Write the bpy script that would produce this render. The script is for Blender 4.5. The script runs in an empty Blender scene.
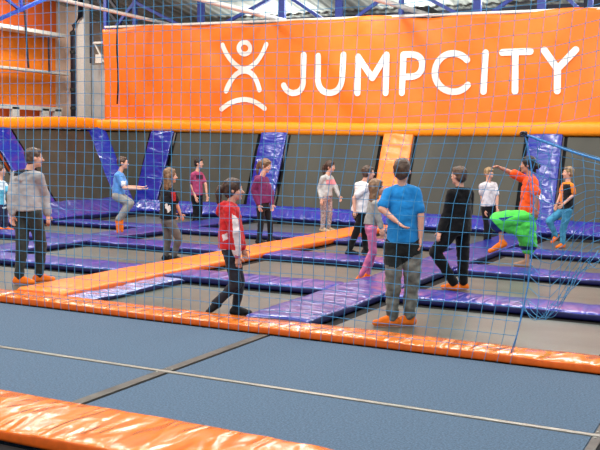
import bpy, bmesh, math, random
from mathutils import Vector, Matrix, noise
random.seed(7)
C = bpy.context.scene.collection
SC = bpy.context.scene
R = math.radians

# ------------------------------------------------------------------ camera
F_PX, YAW, PITCH, ROLL, CAM_H = 931.5, 0.46338, 0.0872, 0.01642, 1.8
def cam_axes():
    cy, sy, cp, sp = math.cos(YAW), math.sin(YAW), math.cos(PITCH), math.sin(PITCH)
    d = Vector((-sy*cp, cy*cp, -sp)); r = Vector((cy, sy, 0)); u = r.cross(d)
    return r*math.cos(ROLL)+u*math.sin(ROLL), u*math.cos(ROLL)-r*math.sin(ROLL), d
CR, CU, CD = cam_axes()
EYE = Vector((0, 0, CAM_H))
def ray(x, y): return CD + CR*((x-300)/F_PX) + CU*((225-y)/F_PX)
def on_y(x, y, Y): v = ray(x, y); return EYE + v*(Y/v.y)
def on_x(x, y, X): v = ray(x, y); return EYE + v*(X/v.x)
def on_z(x, y, Z=0.0): v = ray(x, y); return EYE + v*((Z-CAM_H)/v.z)
def px(p):
    q = Vector(p)-EYE; z = q.dot(CD)
    return 300+F_PX*q.dot(CR)/z, 225-F_PX*q.dot(CU)/z
cam = bpy.data.objects.new('camera', bpy.data.cameras.new('camera')); C.objects.link(cam)
cam.matrix_world = Matrix.Translation(EYE) @ Matrix((CR, CU, -CD)).transposed().to_4x4()
cam.data.sensor_width = 36; cam.data.lens = F_PX*36/600; cam.data.clip_end = 200
SC.camera = cam
SC.view_settings.view_transform = 'Standard'; SC.view_settings.look = 'None'
SC.view_settings.gamma = 1; SC.view_settings.use_curve_mapping = False
SC.view_settings.exposure = -0.08

# --------------------------------------------------------------- materials
def lin(c):
    return tuple(((v/255)/12.92 if v/255 <= .04045 else (((v/255)+.055)/1.055)**2.4) for v in c)
def mat(name, rgb, rough=.6, spec=.5, metal=0, var=.12, scale=20, bump=0, bscale=60, stretch=(1,1,1),
        rgb2=None, coat=0, sheen=0, dist=0.01, detail=3):
    m = bpy.data.materials.new(name); m.use_nodes = True
    N, L = m.node_tree.nodes, m.node_tree.links
    b = N['Principled BSDF']
    tc = N.new('ShaderNodeTexCoord'); mp = N.new('ShaderNodeMapping'); mp.inputs['Scale'].default_value = stretch
    L.new(tc.outputs['Object'], mp.inputs['Vector'])
    nz = N.new('ShaderNodeTexNoise'); nz.inputs['Scale'].default_value = scale; nz.inputs['Detail'].default_value = 4
    L.new(mp.outputs['Vector'], nz.inputs['Vector'])
    rp = N.new('ShaderNodeValToRGB')
    c = lin(rgb); c2 = lin(rgb2) if rgb2 else tuple(v*(1-var*2) for v in c)
    if not rgb2: c = tuple(min(1, v*(1+var)) for v in c)
    rp.color_ramp.elements[0].color = (*c2, 1); rp.color_ramp.elements[1].color = (*c, 1)
    rp.color_ramp.elements[0].position = .35; rp.color_ramp.elements[1].position = .65
    L.new(nz.outputs['Fac'], rp.inputs['Fac']); L.new(rp.outputs['Color'], b.inputs['Base Color'])
    b.inputs['Roughness'].default_value = rough; b.inputs['Specular IOR Level'].default_value = spec
    b.inputs['Metallic'].default_value = metal
    b.inputs['Coat Weight'].default_value = coat; b.inputs['Coat Roughness'].default_value = .12
    b.inputs['Sheen Weight'].default_value = sheen
    if bump:
        n2 = N.new('ShaderNodeTexNoise'); n2.inputs['Scale'].default_value = bscale; n2.inputs['Detail'].default_value = detail
        n2.inputs['Distortion'].default_value = .6
        L.new(mp.outputs['Vector'], n2.inputs['Vector'])
        bp = N.new('ShaderNodeBump'); bp.inputs['Strength'].default_value = bump; bp.inputs['Distance'].default_value = dist
        L.new(n2.outputs['Fac'], bp.inputs['Height']); L.new(bp.outputs['Normal'], b.inputs['Normal'])
        if coat: L.new(bp.outputs['Normal'], b.inputs['Coat Normal'])
    return m
M = {}
# vinyl pads: creases run across the strip (u = running away from the camera, v = running sideways)
M['orange_v'] = mat('orange_vinyl_sideways', (226,118,24), .26, .5, var=.05, bump=1, bscale=3.2, stretch=(1.8,.6,1), coat=.6, dist=.06, detail=1.2)
M['orange_u'] = mat('orange_vinyl_lengthways', (244,130,24), .38, .45, var=.05, bump=.5, bscale=4, stretch=(.5,1.4,1), coat=.2, dist=.04)
M['orange_rail'] = mat('orange_rail_vinyl', (255,146,10), .45, .4, var=.03, bump=.4, bscale=3, stretch=(1.5,1,1), dist=.03)
M['orange_side'] = mat('orange_vinyl_side', (226,98,20), .5, .4, var=.06)
M['blue_v'] = mat('blue_vinyl_sideways', (12,38,150), .36, .5, var=.1, scale=3, bump=.8, bscale=4.2, stretch=(2.0,.45,1), coat=.6, dist=.05, detail=1)
M['blue_u'] = mat('blue_vinyl_lengthways', (22,42,142), .36, .5, var=.1, scale=3, bump=.8, bscale=4.2, stretch=(.45,2.0,1), coat=.6, dist=.05, detail=1)
M['blue_wall'] = mat('blue_wall_vinyl', (0,28,146), .34, .5, var=.06, bump=.8, bscale=2.6, stretch=(.8,1,2.2), coat=.6, dist=.06, detail=1)
M['blue_side'] = mat('navy_vinyl_side', (24,26,82), .5, .4, var=.1)
M['silver_blue'] = mat('pale_blue_vinyl', (130,150,205), .2, .6, var=.2, scale=9, bump=1, bscale=8, coat=.6, dist=.04)
M['bed'] = mat('trampoline_mesh', (82,88,80), .38, .6, var=.12, scale=2.2, bump=.15, bscale=160, dist=.004, stretch=(.4,1,1))
M['wall_bed'] = mat('wall_trampoline_mesh', (58,58,49), .55, .4, var=.14, scale=1.1, bump=.15, bscale=120, dist=.004, stretch=(1.4,1,.5))
M['web'] = mat('black_webbing', (14,14,16), .8, .2)
M['concrete'] = mat('concrete', (70,70,72), .9, .2)
def carpet_material(name, rgb):
    m = mat(name, rgb, .95, .1, var=.22, scale=70, bump=.6, bscale=160, dist=.004, sheen=.15)
    return m
M['carpet'] = carpet_material('blue_grey_carpet', (70,95,118))
M['strip'] = mat('aluminium_strip', (158,158,148), .4, .5, metal=.6, var=.08, scale=8)
M['strip_dark'] = mat('worn_grey_strip', (88,86,80), .5, .4, metal=.3, var=.15, scale=8)
M['banner'] = mat('orange_banner_cloth', (246,122,34), .5, .35, var=.04, scale=1.2, bump=.25, bscale=1.6, dist=.06)
M['white_print'] = mat('white_print', (250,240,228), .6, .3, var=.02)
M['net'] = mat('blue_net_cord', (66,138,184), .7, .3, var=.1)
M['rope'] = mat('blue_rope', (70,140,205), .6, .3, var=.15, scale=90)
M['steel_blue'] = mat('blue_painted_steel', (40,66,160), .5, .5, var=.08)
M['steel_dark'] = mat('dark_steel', (30,36,52), .5, .5)
M['white_steel'] = mat('white_painted_steel', (226,222,212), .5, .4, var=.04)
M['roof'] = mat('grey_roof_panel', (160,168,164), .7, .3, var=.2, scale=.7, stretch=(3,.4,1))
M['grey_wall'] = mat('grey_wall_panel', (196,194,190), .8, .3, var=.08, scale=2)
M['beige_wall'] = mat('beige_wall_panel', (214,190,172), .8, .3, var=.06, scale=2)
M['orange_wall'] = mat('orange_wall_paint', (252,134,26), .7, .3, var=.06, scale=.8)
M['dark_orange'] = mat('dark_orange_wall_paint', (200,88,30), .7, .3, var=.06, scale=.8)
M['duct'] = mat('dark_duct', (44,48,48), .6, .3)

# ------------------------------------------------------------ mesh helpers
def obj(name, bm, m, parent=None, smooth=False):
    me = bpy.data.meshes.new(name)
    if isinstance(bm, bmesh.types.BMesh):
        bmesh.ops.recalc_face_normals(bm, faces=bm.faces); bm.to_mesh(me); bm.free()
    else:
        me.from_pydata(bm[0], [], bm[1]); 
    for x in (m if isinstance(m, (list, tuple)) else [m]): me.materials.append(x)
    if smooth:
        for p in me.polygons: p.use_smooth = True
    o = bpy.data.objects.new(name, me); C.objects.link(o)
    if parent: o.parent = parent
    return o
def tag(o, label=None, cat=None, group=None, kind=None):
    if label: o['label'] = label
    if cat: o['category'] = cat
    if group: o['group'] = group
    if kind: o['kind'] = kind
    return o
def thing(name, label, cat, loc=(0,0,0), group=None):
    o = bpy.data.objects.new(name, None); o.location = loc; o.empty_display_size = .1
    C.objects.link(o); return tag(o, label, cat, group)
def shift(o, loc):
    """give a part the offset that undoes its parent's location (parts are modelled in world coordinates)"""
    o.location = -Vector(loc); return o
def box(bm, a, b, mi=0, bev=0):
    a, b = Vector(a), Vector(b)
    r = bmesh.ops.create_cube(bm, size=1)
    for v in r['verts']:
        v.co = Vector(((a[i]+b[i])/2+v.co[i]*(b[i]-a[i]) for i in range(3)))
    for f in {f for v in r['verts'] for f in v.link_faces}: f.material_index = mi
    if bev:
        bmesh.ops.bevel(bm, geom=list({e for v in r['verts'] for e in v.link_edges}), offset=bev, segments=2, affect='EDGES')
def tube(bm, pts, rad, seg=8, mi=0, cap=True, flat=None):
    pts = [Vector(p) for p in pts]; n = len(pts); rings = []
    rr = rad if isinstance(rad, (list, tuple)) else [rad]*n
    up = Vector((0,0,1))
    for i, p in enumerate(pts):
        t = (pts[min(i+1,n-1)]-pts[max(i-1,0)])
        if t.length < 1e-9: t = Vector((0,0,1))
        t.normalize()
        ref = up if abs(t.dot(up)) < .95 else Vector((1,0,0))
        a = t.cross(ref).normalized(); b = t.cross(a).normalized()
        rings.append([bm.verts.new(p+a*rr[i]*math.cos(2*math.pi*k/seg+math.pi/seg)+b*rr[i]*math.sin(2*math.pi*k/seg+math.pi/seg)) for k in range(seg)])
    for i in range(n-1):
        for k in range(seg):
            f = bm.faces.new((rings[i][k], rings[i][(k+1)%seg], rings[i+1][(k+1)%seg], rings[i+1][k])); f.material_index = mi
    if cap:
        bm.faces.new(rings[0][::-1]).material_index = mi; bm.faces.new(rings[-1]).material_index = mi
def pad(name, o, U, V, W, m, parent=None, amp=.006, freq=5, skew=1.5, seed=0, step=.05, sag=None, rnd=.35):
    """soft foam pad: o corner, U along its length, V across, W its thickness (up/outwards)"""
    o, U, V, W = map(Vector, (o, U, V, W)); L, Wd, T = U.length, V.length, W.length
    u, v, w = U/L, V/Wd, W/T
    nl = max(4, min(420, int(L/step))); rr = T*rnd
    prof = []                                            # closed rounded profile in (across, up)
    def arc(cx, cy, a0):
        for k in range(4):
            a = R(a0+90*k/3); prof.append((cx+rr*math.cos(a), cy+rr*math.sin(a)))
    nt = max(3, min(12, int(Wd/.08)))
    arc(Wd-rr, rr, -90); arc(Wd-rr, T-rr, 0)
    for k in range(1, nt): prof.append((Wd-rr-(Wd-2*rr)*k/nt, T))
    arc(rr, T-rr, 90); arc(rr, rr, 180)
    P = len(prof); verts = []
    for i in range(nl+1):
        t = L*i/nl; e = min(t, L-t); sh = 1 if e > rr else math.sqrt(max(0, 1-((rr-e)/rr)**2))*.6+.4
        for (a, b) in prof:
            q = noise.noise(Vector((t*freq+a*skew, a*1.4+b*3, seed*7.3)))
            q2 = noise.noise(Vector((t*freq*.3, a*1.1, seed*3.1+5)))
            top = max(0, min(1, (b/T-.3)/.5))
            dz = (amp*(1-2*abs(q))*top + amp*1.5*q2*top)
            if top: dz += T*.10*math.sin(math.pi*a/Wd)
            p = o + u*t + v*(Wd/2+(a-Wd/2)*(1-(1-sh)*rr/Wd)) + w*(b*(1-(1-sh)*.35)+dz)
            if sag: p = p + Vector(sag(t/L))
            verts.append(p)
    faces = []; mats = []
    for i in range(nl):
        for k in range(P):
            faces.append((i*P+k, i*P+(k+1)%P, (i+1)*P+(k+1)%P, (i+1)*P+k))
            mats.append(0 if 5 <= k <= P-7 else 1)
    faces.append(tuple(range(P))[::-1]); faces.append(tuple(nl*P+k for k in range(P))); mats += [1, 1]
    bm = bmesh.new(); vs = [bm.verts.new(p) for p in verts]
    for f, mi in zip(faces, mats):
        ff = bm.faces.new([vs[k] for k in f]); ff.material_index = mi; ff.smooth = True
    return obj(name, bm, m, parent)

# ------------------------------------------------------------------ setting
def struct(name, bm, m): return tag(obj(name, bm, m), kind='structure')
bm = bmesh.new(); box(bm, (-24,-8,-.5), (5,30,-.34)); struct('floor', bm, M['concrete'])
LW = -19.5            # hall's outer left wall
LWY = on_x(55.5,60,LW).y
bm = bmesh.new(); box(bm, (LW-.2,-8,-.34), (LW,LWY,9)); box(bm, (LW-.2,LWY,-.34), (LW,28,9), 1); struct('wall_left', bm, [M['orange_wall'], M['beige_wall']])
bm = bmesh.new(); box(bm, (LW,27,-.34), (5,27.2,9)); struct('wall_back', bm, M['grey_wall'])
# ceiling: corrugated sheets, flat above the camera then sloping down to the back wall
bm = bmesh.new()
prev = None
for i in range(0, 500):
    x = LW+i*.05; z = .04*(1 if (i//3) % 2 else 0)
    col = [bm.verts.new((x, y, zz+z)) for y, zz in ((-8,9),(12,7.6),(27,5.15))]
    if prev:
        for k in range(2): bm.faces.new((prev[k], col[k], col[k+1], prev[k+1]))
    prev = col
struct('ceiling', bm, M['roof'])

# ------------------------------------------------- trampoline field (floor)
XS = [(-14.3,-13.52), (-11.1,-10.4), (-7.65,-6.95), (-4.62,-3.9), (-1.1,-.4)]      # strips running away
YS = [(7.62,8.0), (9.95,10.6), (12.6,13.3), (15.25,15.95), (18.5,19.1)]          # strips running sideways
cols = ['at the far left', 'left of the orange divider', 'right of the orange divider', 'at the right side']
rows = ['front', 'second', 'third', 'rearmost']
def bed(x0, x1, y0, y1, label, mname='bed'):
    t = thing('trampoline_bed', label, 'trampoline', ((x0+x1)/2, (y0+y1)/2, -.05))
    bm = bmesh.new(); g = .13; n = 16; vs = {}
    for i in range(n+1):
        for j in range(n+1):
            u, v = i/n, j/n
            vs[i,j] = bm.verts.new((x0+g+(x1-x0-2*g)*u, y0+g+(y1-y0-2*g)*v, -.004-.012*math.sin(math.pi*u)*math.sin(math.pi*v)))
    for i in range(n):
        for j in range(n): bm.faces.new((vs[i,j], vs[i+1,j], vs[i+1,j+1], vs[i,j+1]))
    shift(obj('jumping_mat', bm, M[mname], t, True), t.location)
    bm = bmesh.new()
    for a, b in (((x0,y0),(x1,y0+g)), ((x0,y1-g),(x1,y1)), ((x0,y0+g),(x0+g,y1-g)), ((x1-g,y0+g),(x1,y1-g))):
        box(bm, (a[0],a[1],-.03), (b[0],b[1],-.006))
    shift(obj('black_border', bm, M['web'], t), t.location)  # black webbing rim, its tone also standing in for shade beneath the pads
    bm = bmesh.new()
    for a in (x0+.05, x1-.05):
        for b in (y0+.05, y1-.05): box(bm, (a-.03,b-.03,-.34), (a+.03,b+.03,-.03))
    for a in (y0+.03, y1-.07): box(bm, (x0+.02,a,-.09), (x1-.02,a+.04,-.029))
    for a in (x0+.03, x1-.07): box(bm, (a,y0+.03,-.09), (a+.04,y1-.03,-.0285))
    box(bm, ((x0+x1)/2-.03,y0+.03,-.085), ((x0+x1)/2+.03,y1-.03,-.04))
    shift(obj('steel_frame', bm, M['steel_dark'], t), t.location)
for i in range(4):
    for j in range(4):
        bed(XS[i][1], XS[i+1][0], YS[j][1], YS[j+1][0],
            'grey floor trampoline bed, %s row, %s' % (rows[j], cols[i]))
strip_lbl = {1: 'long blue pad strip running back through the left floor trampolines',
             3: 'wide purple-blue pad strip running back beside the boy in blue t-shirt',
             4: 'blue pad strip running back at the right end of the trampolines'}
for i in (1,3,4):
    x0, x1 = XS[i]
    o = pad('floor_pad', (x0,8.02,0), (0,10.44,0), (x1-x0,0,0), (0,0,.085), [M['blue_u'], M['blue_side']], seed=i, amp=.008, freq=7)
    tag(o, strip_lbl[i], 'pad')
o = pad('divider_pad', (-7.65,8.02,0), (0,10.44,0), (.70,0,0), (0,0,.10), [M['orange_u'], M['orange_side']], seed=9, amp=.005, freq=2.5)
tag(o, 'long orange pad strip dividing the floor trampolines, running away to the back', 'pad')
side = ['left of the long blue strip', 'between the left blue strip and the orange divider', 'between the orange divider and the wide purple-blue strip', 'right of the wide purple-blue strip']
rw = {1: 'nearest cross row', 2: 'middle cross row', 3: 'rear cross row'}
for j in (1,2,3):
    for i in range(4):
        x0, x1 = XS[i][1]+.01, XS[i+1][0]-.01
        o = pad('cross_pad', (x0,YS[j][0],0), (x1-x0,0,0), (0,YS[j][1]-YS[j][0],0), (0,0,.08), [M['blue_v'], M['blue_side']], seed=i*5+j, amp=.008, freq=7)
        tag(o, 'shiny blue floor pad, %s, %s' % (rw[j], side[i]), 'pad')
o = pad('edge_pad', (-6.94,8.02,0), (0,1.9,0), (.36,0,0), (0,0,.05), [M['silver_blue'], M['blue_side']], seed=31, amp=.014, freq=6)
tag(o, 'crumpled pale blue shiny pad tucked along the near end of orange divider', 'pad')
o = pad('curb_pad', (-12.5,7.62,0), (13.5,0,0), (0,.39,0), (0,0,.068), [M['orange_v'], M['orange_side']], seed=12, amp=.005, freq=2.2, rnd=.25)
tag(o, 'long orange curb pad between the blue-grey carpet and the trampolines, under the net', 'pad')
o = pad('curb_pad', (-8.5,4.06,0), (9.5,0,0), (0,.66,0), (0,0,.08), [M['orange_v'], M['orange_side']], seed=15, amp=.008, freq=2.6, skew=5, rnd=.25)
tag(o, 'wide glossy orange curb pad in the nearest foreground corner', 'pad')
bed(-8.5, 1, 1.6, 4.04, 'dark trampoline bed in front of the nearest orange pad')

# carpet walkway
XC = [-12.5, -4.20, -4.09, -.89, -.81, 1.0]; YC = [4.73, 5.935, 6.0, 7.6]
cl = {(0,0): 'left carpet mat beside the wide foreground orange pad', (0,1): 'left carpet mat beside the orange curb pad under the net',
      (2,0): 'middle carpet mat beside the wide foreground orange pad', (2,1): 'middle carpet mat beside the orange curb pad under the net',
      (4,0): 'right corner carpet mat nearer the camera', (4,1): 'right carpet mat beyond the screwed strip'}
for (i, j), lb in cl.items():
    bm = bmesh.new(); box(bm, (XC[i],YC[j*2],-.33), (XC[i+1],YC[j*2+1],0), bev=.008)
    tag(obj('carpet_mat', bm, M['carpet']), 'blue-grey '+lb, 'carpet')
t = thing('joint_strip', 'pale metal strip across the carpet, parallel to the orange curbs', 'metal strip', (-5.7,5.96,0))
bm = bmesh.new(); box(bm, (-12.5,5.936,-.3), (1.0,5.984,.006), bev=.002); shift(obj('strip_plate', bm, M['strip'], t), t.location)
bm = bmesh.new(); box(bm, (-12.5,5.984,-.3), (1.0,5.999,-.004)); shift(obj('black_edge_line', bm, M['web'], t), t.location)  # black strip drawn in for the shadow line behind the plate
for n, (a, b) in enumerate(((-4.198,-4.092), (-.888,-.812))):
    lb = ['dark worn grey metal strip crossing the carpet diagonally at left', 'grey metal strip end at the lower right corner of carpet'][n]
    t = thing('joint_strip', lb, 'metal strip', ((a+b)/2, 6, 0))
    bm = bmesh.new(); box(bm, (a,4.73,-.3), (b-.018,7.6,.004))
    shift(obj('strip_plate', bm, M['strip_dark'], t), t.location)
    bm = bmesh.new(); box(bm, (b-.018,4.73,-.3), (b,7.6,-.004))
    shift(obj('black_edge_line', bm, M['web'], t), t.location)
    for k, (sx, sy) in enumerate(((a+.02,5.90), (b-.03,6.03), (a+.015,6.03))):
        bm = bmesh.new(); bmesh.ops.create_uvsphere(bm, u_segments=8, v_segments=6, radius=.009)
        for v in bm.verts: v.co.z *= .4; v.co += Vector((sx, sy, .006))
        shift(obj('screw', bm, M['strip'], t, True), t.location)

# ------------------------------------------------- inclined wall trampolines
YB, YT, ZT = 18.95, 19.75, 2.06          # back wall base / top
XB, XT = -14.4, -16.0                    # left wall base / top
def back_pt(x, s, off=0):                # s: 0 bottom .. 1 top
    n = Vector((0, -(ZT-.1), YT-YB)).normalized()
    return Vector((x, YB+(YT-YB)*s, .1+(ZT-.1)*s)) + n*off
def left_pt(y, s, off=0):
    n = Vector((ZT-.1, 0, XB-XT)).normalized()
    return Vector((XB+(XT-XB)*s, y, .1+(ZT-.1)*s)) + n*off
WP = [(-14.12,-13.42), (-10.9,-10.2), (-7.75,-7.05), (-4.5,-3.8), (-1.25,-.55)]
def quad_bed(name, fn, a0, a1, b0, b1, label):
    """a: at base, b: at top (the two ends may differ near the corner)"""
    t = thing(name, label, 'trampoline', fn((a0+a1)/2, 0))
    bm = bmesh.new(); n = 14; vs = {}
    for i in range(n+1):
        for j in range(n+1):
            u, s = .03+.94*i/n, .03+.94*j/n
            x = (a0+(a1-a0)*u)*(1-s)+(b0+(b1-b0)*u)*s
            vs[i,j] = bm.verts.new(fn(x, s, -.03*math.sin(math.pi*u)*math.sin(math.pi*s)+.045))
    for i in range(n):
        for j in range(n): bm.faces.new((vs[i,j], vs[i+1,j], vs[i+1,j+1], vs[i,j+1]))
    shift(obj('jumping_mat', bm, M['wall_bed'], t, True), t.location)
    bm = bmesh.new()
    q = []
    for off in (.012, -.06):
        q.append([bm.verts.new(fn((a0 if s == 0 else b0) if k == 0 else (a1 if s == 0 else b1), s, off)) for k, s in ((0,0),(1,0),(1,1),(0,1))])
    bm.faces.new(q[0]); bm.faces.new(q[1][::-1])
    for k in range(4): bm.faces.new((q[0][k], q[0][(k+1)%4], q[1][(k+1)%4], q[1][k]))
    shift(obj('black_border', bm, M['web'], t), t.location)
quad_bed('wall_trampoline', back_pt, XB+.2, WP[0][0]-.02, XT+.2, WP[0][0]-.02, 'triangular grey inclined bed in the back left corner')
bl = ['behind the long haired girls at left', 'in the middle, behind the girl in pale grey top', 'right of the orange wall pad', 'at the right end']
for k in range(4):
    a, b = WP[k][1]+.02, WP[k+1][0]-.02
    quad_bed('wall_trampoline', back_pt, a, b, a, b, 'grey inclined back wall trampoline '+bl[k])
for k, (a, b) in enumerate(WP):
    org = k == 2
    lb = ['blue pad on the inclined back wall nearest the left corner', 'glossy blue wall pad behind the girl in purple hoodie',
          'glossy orange wall pad behind the boy in blue t-shirt', 'glossy blue wall pad behind the man in orange shirt', 'blue wall pad at the far right end'][k]
    p0, p1 = back_pt(a, 0, .02), back_pt(a, 1, .02)
    nrm = back_pt(a, 0, 1)-back_pt(a, 0, 0)
    o = pad('wall_pad', p0, p1-p0, (b-a,0,0), nrm*.07, [M['orange_u' if org else 'blue_wall'], M['orange_side' if org else 'blue_side']], seed=40+k, amp=.014, freq=6, skew=2)
    tag(o, lb, 'pad')
# left wall
quad_bed('wall_trampoline', left_pt, 16.55, YB-.1, 16.55, YT-.1, 'dark grey inclined left wall bed between two blue pads')
quad_bed('wall_trampoline', left_pt, 12.6, 15.75, 12.6, 15.75, 'dark grey inclined left wall bed at the left picture edge')
p0, p1 = left_pt(15.8, 0, .02), left_pt(15.8, 1, .02)
nl = left_pt(0,0,1)-left_pt(0,0,0)
tag(pad('wall_pad', p0, p1-p0, (0,.72,0), nl*.07, [M['blue_wall'], M['blue_side']], seed=51, amp=.012), 'blue pad on the left wall behind the boy in grey sweater', 'pad')
p0 = Vector((XB, YB, .1)); p1 = Vector((XT, YT, ZT)); w = Vector((.50,.34,0))
tag(pad('wall_pad', p0-w*.65+Vector((.10,-.10,.04)), p1-p0, w*1.05, Vector((.045,-.05,.04)), [M['blue_wall'], M['blue_side']], seed=52, amp=.012), 'blue pad covering the corner where left and back walls meet', 'pad')
# base pads lying against the foot of the walls
o = pad('base_pad', (XB+.55,18.5,.02), (14.3,0,0), (0,.42,.24), (0,-.06,.11), [M['blue_v'], M['blue_side']], seed=60, amp=.016, freq=5, skew=4)
tag(o, 'long crumpled blue pad along the foot of the back wall', 'pad')
o = pad('base_pad', (XB+.88,12.6,.02), (0,5.85,0), (-.86,0,.27), (.03,0,.12), [M['blue_u'], M['blue_side']], seed=61, amp=.014, freq=5)
tag(o, 'long blue pad along the foot of the left wall', 'pad')
# orange rail pads on top
def sag_b(t): return (0, 0, .03*math.cos(t*7)-.02)
o = pad('rail_pad', (XT+.05,YT-.12,ZT-.02), (16.4,0,0), (0,.35,0), (0,0,.27), [M['orange_rail'], M['orange_rail']], seed=70, amp=.01, freq=1.5, sag=sag_b)
tag(o, 'orange padded rail along the top of the back wall under the banner', 'pad')
o = pad('rail_pad', (XT-.2,11.5,ZT-.02), (0,8.45,0), (.35,0,0), (0,0,.27), [M['orange_rail'], M['orange_rail']], seed=71, amp=.012, freq=1.5, sag=lambda t: (0,0,.04*math.sin(t*9)))
tag(o, 'orange padded rail along the top of the left wall', 'pad')
# frame carrying the walls
t = thing('support_frame', 'dark steel frame carrying the inclined trampolines behind them', 'frame', (-8,20.1,-.34))
for k, (a, b) in enumerate(WP):
    bm = bmesh.new(); x = (a+b)/2
    box(bm, (x-.05,19.95,-.34), (x+.05,20.05,ZT)); tube(bm, [(x,YB+.15,.02),(x,YT+.15,ZT-.05)], .04)
    shift(obj('post', bm, M['steel_dark'], t), t.location)
bm = bmesh.new(); tube(bm, [(XT,YT+.12,ZT),(0,YT+.12,ZT)], .04); shift(obj('top_bar', bm, M['steel_dark'], t), t.location)

# ------------------------------------------------------------------ banner
BY = 20.02
def ban_y(x, z):
    return BY + .05*math.sin(x*1.1+z*.6)+.03*math.sin(x*3.1-z*1.7)+.05*noise.noise(Vector((x*1.6+z*1.1,z*.35,8)))+.03*noise.noise(Vector((x*.8,z*.7,2)))
TL, TR = on_y(104.5, 28, BY), on_y(600, 9.5, BY)
bt = thing('banner', 'huge orange banner with white jumping figure and JUMPCITY lettering', 'banner', (-9,BY,2.2))
x0b, x1b = TL.x, -1.2
bm = bmesh.new(); nx, nz_ = 150, 30; vs = {}
for i in range(nx+1):
    x = x0b+(x1b-x0b)*i/nx
    ztop = TL.z+(TR.z-TL.z)*(x-TL.x)/(TR.x-TL.x) + .03*math.sin(x*1.3)+.025*math.sin(x*2.9)
    for j in range(nz_+1):
        z = 2.12+(ztop-2.12)*j/nz_; vs[i,j] = bm.verts.new((x, ban_y(x,z), z))
for i in range(nx):
    for j in range(nz_): bm.faces.new((vs[i,j], vs[i+1,j], vs[i+1,j+1], vs[i,j+1]))
bo = obj('banner_cloth', bm, M['banner'], bt, True); shift(bo, bt.location)
sm = bo.modifiers.new('thickness', 'SOLIDIFY'); sm.thickness = .012; sm.offset = 1
bm = bmesh.new()
tube(bm, [(x0b+(x1b-x0b)*i/60, BY+.03, TL.z+(TR.z-TL.z)*((x0b+(x1b-x0b)*i/60)-TL.x)/(TR.x-TL.x)+.02) for i in range(61)], .035, 6)
shift(obj('top_hem_rod', bm, M['white_steel'], bt), bt.location)
def stroke(bm, pts, hw, k=0):
    P3 = [on_y(a, b, BY) for a, b in pts]; P = [(p.x, p.z) for p in P3]
    # resample
    Q = [P[0]]
    for a, b in zip(P, P[1:]):
        d = math.dist(a, b); n = max(1, int(d/.04))
        for i in range(1, n+1): Q.append((a[0]+(b[0]-a[0])*i/n, a[1]+(b[1]-a[1])*i/n))
    def V(x, z): return bm.verts.new((x, ban_y(x,z)-.022-.0006*k, z))
    left, right = [], []
    closed = math.dist(Q[0], Q[-1]) < .02
    for i, q in enumerate(Q):
        a, b = Q[max(0,i-1)], Q[min(len(Q)-1,i+1)]
        if closed and i in (0, len(Q)-1): a, b = Q[-2], Q[1]
        dx, dz = b[0]-a[0], b[1]-a[1]; l = math.hypot(dx,dz) or 1
        nx_, nz2 = -dz/l*hw, dx/l*hw
        left.append(V(q[0]+nx_, q[1]+nz2)); right.append(V(q[0]-nx_, q[1]-nz2))
    for i in range(len(Q)-1): bm.faces.new((left[i], left[i+1], right[i+1], right[i]))
    if not closed:
        for q, nb, L_, R_ in ((Q[0],Q[1],left[0],right[0]), (Q[-1],Q[-2],left[-1],right[-1])):
            ang = math.atan2(q[1]-nb[1], q[0]-nb[0]); arcv = [V(q[0]+hw*math.cos(ang+R(a)), q[1]+hw*math.sin(ang+R(a))) for a in (-60,-30,0,30,60)]
            c = V(*q); ends = [L_, R_]
            ends.sort(key=lambda v: (v.co.x-arcv[0].co.x)**2+(v.co.z-arcv[0].co.z)**2)
            ring = [ends[0]]+arcv+[ends[1]]
            for a, b in zip(ring, ring[1:]): bm.faces.new((c, a, b))
def arc_px(cx, cy, rx, ry, a0, a1, n=18):
    return [(cx+rx*math.cos(R(a0+(a1-a0)*i/n)), cy+ry*math.sin(R(a0+(a1-a0)*i/n))) for i in range(n+1)]
def bez(p0, p1, p2, n=14):
    return [tuple((1-t)**2*a+2*t*(1-t)*b+t*t*c for a, b, c in zip(p0, p1, p2)) for t in [i/n for i in range(n+1)]]
HW = .073
glyphs = {
 'logo_head': ([arc_px(243.8,48,5.6,5.9,0,360,28)], HW*.8),
 'logo_body': ([bez((222.3,45),(228,62),(240,68.3))+bez((240,68.3),(243.5,69.6),(247,68.3))+bez((247,68.3),(260,62),(266.6,44.5)),
                bez((225.3,91),(231,71),(243.8,71))+bez((243.8,71),(255,71),(260,90))], HW*.85),
 'logo_trampoline_arc': ([bez((220.5,109),(243,90),(265,108.5))], HW*.85),
 'letter_j': ([[(304.3,55),(303.2,83)]+bez((303.2,83),(301.5,93),(292.5,93))+bez((292.5,93),(286.5,92),(284,85.5))], HW),
 'letter_u': ([[(318.8,56),(318.3,80)]+bez((318.3,80),(320,93),(331.5,93))+bez((331.5,93),(342.5,92),(344.2,79))+[(344.6,55)]], HW),
 'letter_m': ([[(359,93.3),(359.4,57)], [(359.4,57),(373,78)], [(373,78),(387.2,55)], [(387.2,55),(386,93)]], HW),
 'letter_p': ([[(402.5,93),(403.3,54.5)], [(403.3,54.5),(411,54.3)]+bez((411,54.3),(422.6,55),(422.2,65.5))+bez((422.2,65.5),(421.5,76.5),(410,76.8))+[(403.5,77)]], HW),
 'letter_c': ([arc_px(453,72.5,18.2,19.2,-42,-320,26)], HW),
 'letter_i': ([[(485,52.5),(483,91.5)]], HW),
 'letter_t': ([[(502,52.3),(531,51.8)], [(516,52),(515.3,91.3)]], HW),
 'letter_y': ([[(545,50.5),(558,69)], [(576,50),(558,69)], [(558,69),(557.6,91)]], HW),
}
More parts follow.
